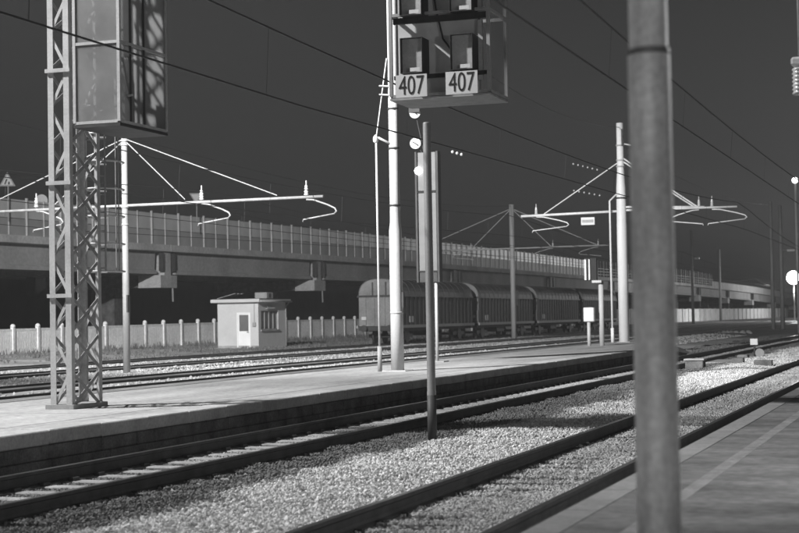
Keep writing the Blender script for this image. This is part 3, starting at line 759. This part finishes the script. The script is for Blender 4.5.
for ya, yb in zip(piers, piers[1:]):
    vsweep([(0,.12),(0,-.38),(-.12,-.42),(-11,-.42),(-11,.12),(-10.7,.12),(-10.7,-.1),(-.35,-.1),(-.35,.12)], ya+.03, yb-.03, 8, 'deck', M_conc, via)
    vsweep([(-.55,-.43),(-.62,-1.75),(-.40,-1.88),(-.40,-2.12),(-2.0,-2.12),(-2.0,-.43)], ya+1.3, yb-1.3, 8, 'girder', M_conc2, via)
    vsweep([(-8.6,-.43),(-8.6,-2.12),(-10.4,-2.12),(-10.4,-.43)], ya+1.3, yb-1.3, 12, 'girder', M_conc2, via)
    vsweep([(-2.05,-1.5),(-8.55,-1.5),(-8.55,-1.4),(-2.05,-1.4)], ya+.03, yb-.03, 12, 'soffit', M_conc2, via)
for y in piers:
    X, Z = vx_s(y), vz_s(y)
    if Z < 3.6: continue
    cp = B(); cp.poly([(X-.2, y-1.35, Z-2.2), (X-.2, y+1.35, Z-2.2), (X-.2, y+1.35, Z-3.15), (X-.2, y-1.35, Z-3.15)], (-1,0,0), 1.9)
    cp.box(X-1.6, X-.30, y-.55, y+.55, Z-2.199, Z-.45)
    pr = cp.build('pier_cap', M_conc, via)
    b = B()
    for s in (-1, 1): b.beam((X-.32, y+s*.95, Z-.5), (X-.32, y+s*.95, Z-1.9), .22, .35, up=(1,0,0))
    b.build('bearing_bracket', M_dark, pr)
    B().box(X-10.4, X-2.12, y-.9, y+.9, Z-3.1, Z-2.2).build('crosshead', M_wall, via)  # dark colour stands in for the shade under the deck
    B().box(X-6.6, X-4.6, y-.6, y+.6, -.2, Z-3.11).build('pier_column', M_wall, via)  # column painted dark as well, for the deck's shade
    B().tube([(X-.28, y+.75, Z-3.16), (X-.28, y+.80, Z-4.2)], .07, 6).build('drainpipe', M_galv, via)
yy = 62.0; k = 0
thick = B().box(-.07, .07, -.07, .07, .1, 2.62).mesh('barrier_post', M_board)
thin = B().box(-.04, .04, -.04, .04, .1, 2.55).mesh('barrier_post', M_board)
while yy < 330:
    x, z = vx_s(yy)-.15, vz_s(yy); x2, z2 = vx_s(yy+1.9)-.15, vz_s(yy+1.9)
    link('barrier_post', thick if k % 2 == 0 else thin, via, Vector((x, yy, z)) - via.location)
    if yy < 235:
        for z0, z1, m, nm in ((.12, 1.22, M_panel2, 'lower_panel'), (1.26, 2.48, M_panel, 'upper_panel')):
            b = B(); b.poly([(x-.03, yy+.06, z+z0), (x2-.03, yy+1.84, z2+z0), (x2-.03, yy+1.84, z2+z1), (x-.03, yy+.06, z+z1)], (-1,0,0), .05); b.build(nm, m, via)
    else:
        b = B()
        for q in (.5, .95, 1.4): b.beam((x, yy+.05, z+q), (x2, yy+1.85, z2+q), .05)
        b.build('railing', M_galv, via)
    yy += 1.9; k += 1
for yy in (330, 360, 390, 420, 450, 480, 510):
    vsweep([(-.05,.12),(-.05,1.1),(-.25,1.1),(-.25,.12)], yy, yy+29.9, 10, 'parapet', M_conc, via)

def road_sign(label, x, y, z, kind):
    t = thing('road_sign', label, 'road sign', (x, y, z-2.6))
    B().tube([(x, y, z-2.6), (x, y, z+.3)], .04, 8).build('pole', M_galv, t)
    r = .62
    if kind == 'disc':
        B().disc((x, y-.05, z), .42, (.35,-1,0), .03, 24).build('panel', M_plate, t)
        return
    a0 = 90 if kind == 'up' else -90
    nrm = Vector((.35,-1,0)).normalized(); u = Vector((1,.35,0)).normalized()
    c = Vector((x, y-.08, z))
    def tri(rad, off): return [c + nrm*off + u*(rad*math.cos(R(a0+q))) + Vector((0,0,rad*math.sin(R(a0+q)))) for q in (0, 120, 240)]
    B().poly(tri(r, 0), nrm, .02).build('panel', M_greypaint if kind == 'up' else M_greypaint, t)
    B().poly(tri(r*.72, .022), nrm, .006).build('inner_field', M_plate, t)
    if kind == 'up':
        b = B()
        b.beam(c + nrm*.034 + u*-.16 + Vector((0,0,-.18)), c + nrm*.034 + u*-.02 + Vector((0,0,.16)), .09, .01, up=nrm)
        b.beam(c + nrm*.034 + u*.10 + Vector((0,0,-.20)), c + nrm*.034 + u*.12 + Vector((0,0,-.02)), .10, .01, up=nrm)
        b.build('pictogram', M_print, t)
road_sign('upright triangular warning sign standing on the viaduct', -57.75, 90.0, 10.95, 'up')
road_sign('inverted triangular give-way sign standing on the viaduct', -55.5, 113.0, 11.35, 'down')
road_sign('round sign seen behind the noise barrier of viaduct', -58.3, 95, 10.05, 'disc')

# dark buildings behind the viaduct
def building(label, x0, x1, y0, y1, h, nw):
    t = thing('warehouse', label, 'building', ((x0+x1)/2, (y0+y1)/2, .1))
    B().box(x0, x1, y0, y1, 0, h).build('wall', M_bldg, t)
    B().box(x0-.3, x1+.3, y0-.3, y1+.3, h+.003, h+.4).build('roof', M_dark, t)
    for y in nw:
        w = B().box(x1+.002, x1+.05, y-1.3, y+1.3, 2.6, 4.4).build('window', M_bldg, t)
        B().box(x1+.052, x1+.07, y-1.15, y+1.15, 2.72, 4.28).build('pane', M_glass, w)
building('dark low warehouse under the left viaduct spans', -92, -74, 40, 118, 7.0, (98, 103))
building('dark long warehouse behind the middle viaduct spans', -90, -71, 124, 215, 7.0, (150,))
building('dark far depot behind the right viaduct spans', -92, -68, 225, 420, 8.0, (300, 330, 360))

# ------------------------------------------------------------------ covered wagons
WL = 17.0
def make_wagon(label):
    t = thing('covered_wagon', label, 'freight wagon', (0, 0, 0), 'covered wagons standing in a row')
    hw = 1.42
    prof = [(-hw,1.15),(hw,1.15),(hw,3.05)] + [(hw*math.cos(R(a))**.75, 3.05+1.12*math.sin(R(a))**.85) for a in range(12, 90, 12)] + [(0,4.17)]
    prof += [(-x, z) for x, z in prof[::-1][1:-2]] + [(-hw,3.05)]
    B().prism_y(prof, .5, WL-.5).build('body', M_wagon, t)
    rp = [(x*1.012, z+.012) for x, z in prof if z >= 3.05]; rin = [(x*.99, z-.03) for x, z in rp[::-1]]
    rf = B().prism_y(rp + rin, .44, WL-.44).build('roof', M_wagonroof, t)
    b = B()
    for k in range(13):
        y = 1.0 + k*(WL-2)/12
        pts = [(x*1.012, y, z+.015) for x, z in prof if z >= 3.05]; b.tube(pts, .018, 5)
    stuff(b.build('roof_ribs', M_wagonroof, rf))
    b = B()
    for s in (-1, 1):
        for k in range(19):
            y = .7 + k*(WL-1.4)/18; b.box(s*hw if s > 0 else -hw-.04, hw+.04 if s > 0 else -hw, y-.05, y+.05, 1.2, 3.0)
    stuff(b.build('side_ribs', M_wagon, t))
    for s in (-1, 1):
        B().box(min(s*hw, s*(hw+.1)), max(s*hw, s*(hw+.1)), .5, WL-.5, 3.0, 3.10).build('cant_rail', M_wagonroof, t)
        B().box(min(s*hw, s*(hw+.12)), max(s*hw, s*(hw+.12)), .3, WL-.3, 1.0, 1.19).build('sill', M_greypaint, t)
        B().box(min(s*hw, s*(hw+.02)), max(s*hw, s*(hw+.02)), 2.2, 3.0, 1.35, 1.75).build('label_panel', M_plate if s > 0 else M_dark, t)
    for ye, s in ((.5, -1), (WL-.5, 1)):
        y0, y1 = (ye-.02, ye) if s < 0 else (ye, ye+.02)
        e = B().prism_y([(x*.985, z*.995+.005) for x, z in prof], y0-.0015, y1+.0015).build('end_wall', M_wagonend, t)
        ya, yb = (ye-.09, ye-.0225) if s < 0 else (ye+.0225, ye+.09)
        B().box(-hw, hw, ya, yb, 3.0, 3.12).build('end_beam', M_dark, e)
        for x in (-.95, -.35, .35, .95): B().box(x-.04, x+.04, ya+.005, yb-.005, 1.2, 2.998).build('end_post', M_wagonend, e)
        for x in (-.45, .45): B().box(x-.04, x+.04, ya+.005, yb-.005, 3.122, 3.95).build('end_post', M_dark, e)
        for x in (-1.05, 1.0): B().box(x-.16, x+.16, ya-.012 if s < 0 else yb, ya if s < 0 else yb+.012, 1.55, 1.75).build('label_panel', M_plate, e)
        B().box(-1.35, 1.35, (ye-.35) if s < 0 else ye-.1, ye+.1 if s < 0 else ye+.35, .85, 1.13).build('buffer_beam', M_dark, t)
        for x in (-.875, .875):
            f = B().tube([(x, ye+s*.35, 1.0), (x, ye+s*.62, 1.0)], .09, 10); f.tube([(x, ye+s*.62, 1.0), (x, ye+s*.68, 1.0)], .22, 14); f.build('buffer', M_dark, t)
        B().tube([(hw-.05, ye+s*.12, 1.3), (hw-.05, ye+s*.25, 1.3), (hw-.05, ye+s*.25, 2.1), (hw-.05, ye+s*.12, 2.1)], .02, 6).build('grab_rail', M_galv, t)
    B().box(-1.1, 1.1, .4, WL-.4, .8, 1.0).build('underframe', M_dark, t)
    B().box(-.9, .9, 7.2, 9.4, .45, .798).build('brake_gear', M_dark, t)
    for yc in (2.6, WL-2.6):
        bg_ = B()
        for s in (-1, 1): bg_.box(s*.95-.07, s*.95+.07, yc-1.4, yc+1.4, .38, .62); bg_.box(s*.95-.1, s*.95+.1, yc-.35, yc+.35, .25, .76)
        bg = bg_.build('bogie', M_dark, t)
        for d in (-.95, .95):
            w = B()
            for s in (-1, 1): w.disc((s*.75, yc+d, .46), .46, (1,0,0), .12, 20)
            w.tube([(-.7, yc+d, .46), (.7, yc+d, .46)], .08, 8); w.build('wheelset', M_dark, bg)
    return t
w0 = make_wagon('covered freight wagon with its pale end wall facing out')
w0.location = (T6, 95.6, 0)
for k, lb in enumerate(('second covered freight wagon from the pale end wall', 'third covered freight wagon from the pale end wall', 'fourth covered freight wagon from pale end wall, half behind white mast')):
    w = copy_tree(w0); w.location = (T6, 95.6 + (k+1)*17.8, 0); w['label'] = lb

M_patch = mat('wagon_patch', 0.075, 0.7, 0.4, 0.8)
for w in [o for o in C.objects if o.name.startswith('covered_wagon')]:
    for q in range(5):
        k_ = random.randint(0, 16); y = .7 + (k_+.5)*(WL-1.4)/18; n_ = random.choice((1, 1, 2)); z0 = random.choice((1.3, 1.5, 1.9)); h_ = random.uniform(.3, .9)
        me = B().box(1.421, 1.445, y-.36, y+.36, z0, z0+h_).mesh('paint_patch', M_patch); link('paint_patch', me, w)

# ------------------------------------------------------------------ dwarf signal, cabinet and small gear at the platform end
ds = thing('dwarf_signal', 'low white signal post with dark lamp head at platform end', 'signal', (-14.15, 67.2, PLAT_Z))
B().tube([(-14.08, 67.4, PLAT_Z), (-14.08, 67.4, 3.05)], .11, 12).build('post', M_white, ds)
B().box(-14.72, -14.2, 67.1, 67.35, 3.1, 4.05).build('lamp_head', M_black, ds)
B().box(-14.70, -14.62, 67.02, 67.09, 3.12, 4.0).build('head_edge', M_plate, ds); B().box(-14.52, -14.46, 67.02, 67.09, 3.12, 4.0).build('head_edge', M_plate, ds)
B().box(-14.4, -14.0, 67.1, 67.45, 3.0, 3.1).build('bracket', M_white, ds)
cb = thing('signal_cabinet', 'white box cabinet on a short post beside low signal', 'cabinet', (-14.5, 66.9, PLAT_Z))
B().tube([(-14.53, 66.9, PLAT_Z), (-14.53, 66.9, 1.35)], .075, 10).build('post', M_white, cb)
B().box(-14.72, -14.27, 66.75, 67.0, 1.35, 1.95).bevel(.02).build('box', M_plate, cb)
B().box(-14.69, -14.30, 66.735, 66.749, 1.38, 1.92).build('box_door', M_plate, cb)

pi = thing('point_indicator', 'white lever box with round weight beside the far rails', 'point lever', (-7.2, 63.5, -.2))
B().box(-7.5, -7.0, 63.3, 63.7, -.25, -.12).build('base', M_sleeper, pi)
B().tube([(-7.25, 63.5, -.12), (-7.25, 63.5, .38)], .04, 8).build('stem', M_dark, pi)
B().box(-7.40, -7.12, 63.4, 63.6, .36, .60).build('indicator_box', M_plate, pi)
B().disc((-7.05, 63.4, .05), .17, (.2,-1,0), .12, 18).build('counterweight', M_greypaint, pi)
B().box(-7.9, -7.5, 63.2, 63.9, -.25, -.02).bevel(.03).build('machine_case', M_sleeper, pi)
def concrete_box(label, x, y, w, d, h, lid=True, m=None):
    t = thing('cable_box', label, 'cable box', (x, y, -.2), 'concrete boxes in the ballast')
    B().box(x-w/2, x+w/2, y-d/2, y+d/2, -.25, -.2+h).bevel(.02).build('body', m or M_wall, t)
    if lid: B().box(x-w/2-.04, x+w/2+.04, y-d/2-.04, y+d/2+.04, -.197+h, -.14+h).bevel(.015).build('lid', M_coping, t)
concrete_box('pale-lidded concrete cable box standing in ballast behind blurred post', -7.9, 52.5, .58, .6, .30)
concrete_box('flat pale concrete slab lying beside the far rails', -7.75, 58.5, 1.0, 3.2, .10, False, M_coping)
concrete_box('narrow rough concrete block standing in pale ballast near lever box', -6.9, 55.5, .40, .40, .28, False)
concrete_box('wide low rough concrete block lying in pale ballast', -6.0, 55.0, .60, .35, .22, False)
rk = thing('rubble_heap', 'low heap of pale rubble between the far yard tracks', 'rubble heap', (-17.5, 140, -.2))
b = B()
for _ in range(26):
    x, y, s = random.gauss(-17.6, .6), random.gauss(138, 1.2), random.uniform(.15, .34)
    b.lathe((x, y, -.25), [(s*.9,0),(s,s*.35),(s*.55,s*.8),(s*.1,s)], 7)
b.build('rubble', M_coping, rk)

# ------------------------------------------------------------------ near blurred post, and the pendant lamp fitting at the right edge
bp = thing('platform_post', 'thick grey post with collar standing on the near platform', 'post', (-1.06, 6.05, PLAT_Z))
b = B().lathe((-1.06, 6.05, 0), [(.084, PLAT_Z), (.082, 1.2), (.080, 2.63), (.0785, 2.645), (.0735, 2.66), (.072, 4.2), (.068, 4.22)], 28); b.build('shaft', M_bigpost, bp)
B().lathe((-1.06, 6.05, 2.642), [(.0800,0),(.0805,.006),(.0805,.018),(.0800,.024)], 28).build('collar', M_sign, bp)
B().lathe((-1.06, 6.05, PLAT_Z+.001), [(.16,0),(.16,.02)], 20).build('base_flange', M_postpaint, bp)
hp = thing('pendant_insulator', 'ribbed pale insulator hanging on a rod at near platform', 'insulator', (-1.27, 14.5, 3.0))
x, y = -1.215, 14.5
B().tube([(x+.03, y, 3.92), (x+.03, y, 6.0)], .028, 8).build('rod', M_galv, hp)
B().box(x-.06, x+.14, y-.07, y+.07, 3.82, 3.90).bevel(.02).build('cap', M_galv, hp)
pr = []
for k in range(7): pr += [(.075, .035*k), (.088, .035*k+.012), (.075, .035*k+.026)]
B().lathe((x+.03, y, 3.57), pr, 18).build('ribbed_body', M_insul, hp)
B().box(-1.5, 1.2, 14.4, 14.6, 6.0, 6.15).build('carrier_arm', M_greypaint, hp)
B().box(1.0, 1.2, 14.4, 14.6, PLAT_Z, 6.0).build('carrier_post', M_greypaint, hp)

# ------------------------------------------------------------------ lit lamps in view, and two added unseen ones
def yard_lamp(label, x, y, z, r, m, watts=0, zb=0):
    t = thing('yard_lamp', label, 'lamp', (x, y, zb), 'lit lamps around the yard')
    B().tube([(x, y+.3, zb), (x, y+.3, z+.3)], .10, 8).build('pole', M_greypaint, t)
    B().box(x-r*.6, x+r*.6, y+.02, y+.35, z-r*.6, z+r*.65).build('housing', M_dark, t)
    B().disc((x, y-.02, z), r, (0,-1,0), .06, 18).build('lit_face', m, t)
    if watts:
        d = bpy.data.lights.new('lamp_light', 'POINT'); d.energy = watts; d.shadow_soft_size = .3
        o = bpy.data.objects.new('lamp_light', d); C.objects.link(o); o.location = (x, y-.5, z)
yard_lamp('large glaring yard lamp low over the far tracks', -25.6, 285, 7.4, 1.15, M_lamp, 8000)
yard_lamp('added unseen yard lamp facing the pale boundary wall', -8, 292, 12, .4, M_lampdim, 20000)  # added out of view to brighten the wall and viaduct face
yard_lamp('added unseen yard lamp facing the lowest viaduct spans', -14, 372, 12, .4, M_lampdim, 26000)  # second added lamp beyond the frame, spreads light along the viaduct
yard_lamp('small bright lamp high above the glaring yard lamp', -10.5, 120, 11.2, .22, M_lampdim)
yard_lamp('small bright lamp under the far viaduct spans', -58, 300, 4.0, .30, M_lampdim)
yard_lamp('small bright lamp under the far viaduct spans', -56, 330, 3.9, .30, M_lampdim)

# floodlight mast that lights the yard (outside the frame, its shadows are in view)
fm = thing('floodlight_mast', 'tall floodlight mast lighting the whole yard', 'floodlight mast', (MAST.x, MAST.y, -.1))
B().tube([(MAST.x, MAST.y-.6, -.1), (MAST.x, MAST.y-.6, MAST.z+1)], [.3, .14], 12).build('shaft', M_galv, fm)
B().box(MAST.x-1.6, MAST.x+1.6, MAST.y-.7, MAST.y-.5, MAST.z-.3, MAST.z+.3).build('headframe', M_galv, fm)
for dx in (-1.1, 0, 1.1): B().box(MAST.x+dx-.35, MAST.x+dx+.35, MAST.y-.48, MAST.y-.1, MAST.z-.25, MAST.z+.25).build('floodlight_head', M_dark, fm)

# platform lamp behind the camera: it lights the near platform and its post
pl = thing('platform_lamp', 'strip lamp on a bracket post of the near platform', 'lamp', (1.6, -3.0, PLAT_Z))
B().tube([(1.6, -3.0, PLAT_Z), (1.6, -3.0, 4.6), (0.9, -3.0, 4.75)], .05, 10).build('post', M_galv, pl)
B().box(.3, .95, -3.6, -2.4, 4.72, 4.82).build('lamp_housing', M_galv, pl)
B().box(.35, .90, -3.55, -2.45, 4.69, 4.718).build('lamp_tube', M_lampdim, pl)
d = bpy.data.lights.new('platform_lamp_light', 'POINT'); d.energy = 760; d.shadow_soft_size = .35
o = bpy.data.objects.new('platform_lamp_light', d); C.objects.link(o); o.location = (.62, -3.0, 4.45)

# fill lamp added unseen past the right edge, to brighten the signal board
fill_pl = copy_tree(pl); fill_pl.location = (3.0, 13.0, PLAT_Z); fill_pl['label'] = 'added fill lamp on a bracket post farther along the near platform'
pl['group'] = fill_pl['group'] = 'strip lamps of the near platform'
d = bpy.data.lights.new('platform_lamp_light', 'POINT'); d.energy = 650; d.shadow_soft_size = .35  # light of the added fill lamp
o = bpy.data.objects.new('platform_lamp_light', d); C.objects.link(o); o.location = (2.0, 13.0, 4.45)

# thin night haze over the yard, also added to lift the blacks
hz = B().box(-130, 60, -40, 640, -1.5, 26).mesh('haze', M_ground)
hz.materials.clear()
mh = bpy.data.materials.new('night_haze'); mh.use_nodes = True
n, l = mh.node_tree.nodes, mh.node_tree.links; n.remove(n['Principled BSDF'])
pv = n.new('ShaderNodeVolumePrincipled'); pv.inputs['Color'].default_value = (.9, .9, .9, 1); pv.inputs['Density'].default_value = 0.0005
l.new(pv.outputs[0], n['Material Output'].inputs['Volume'])
hz.materials.append(mh); stuff(link('haze', hz))
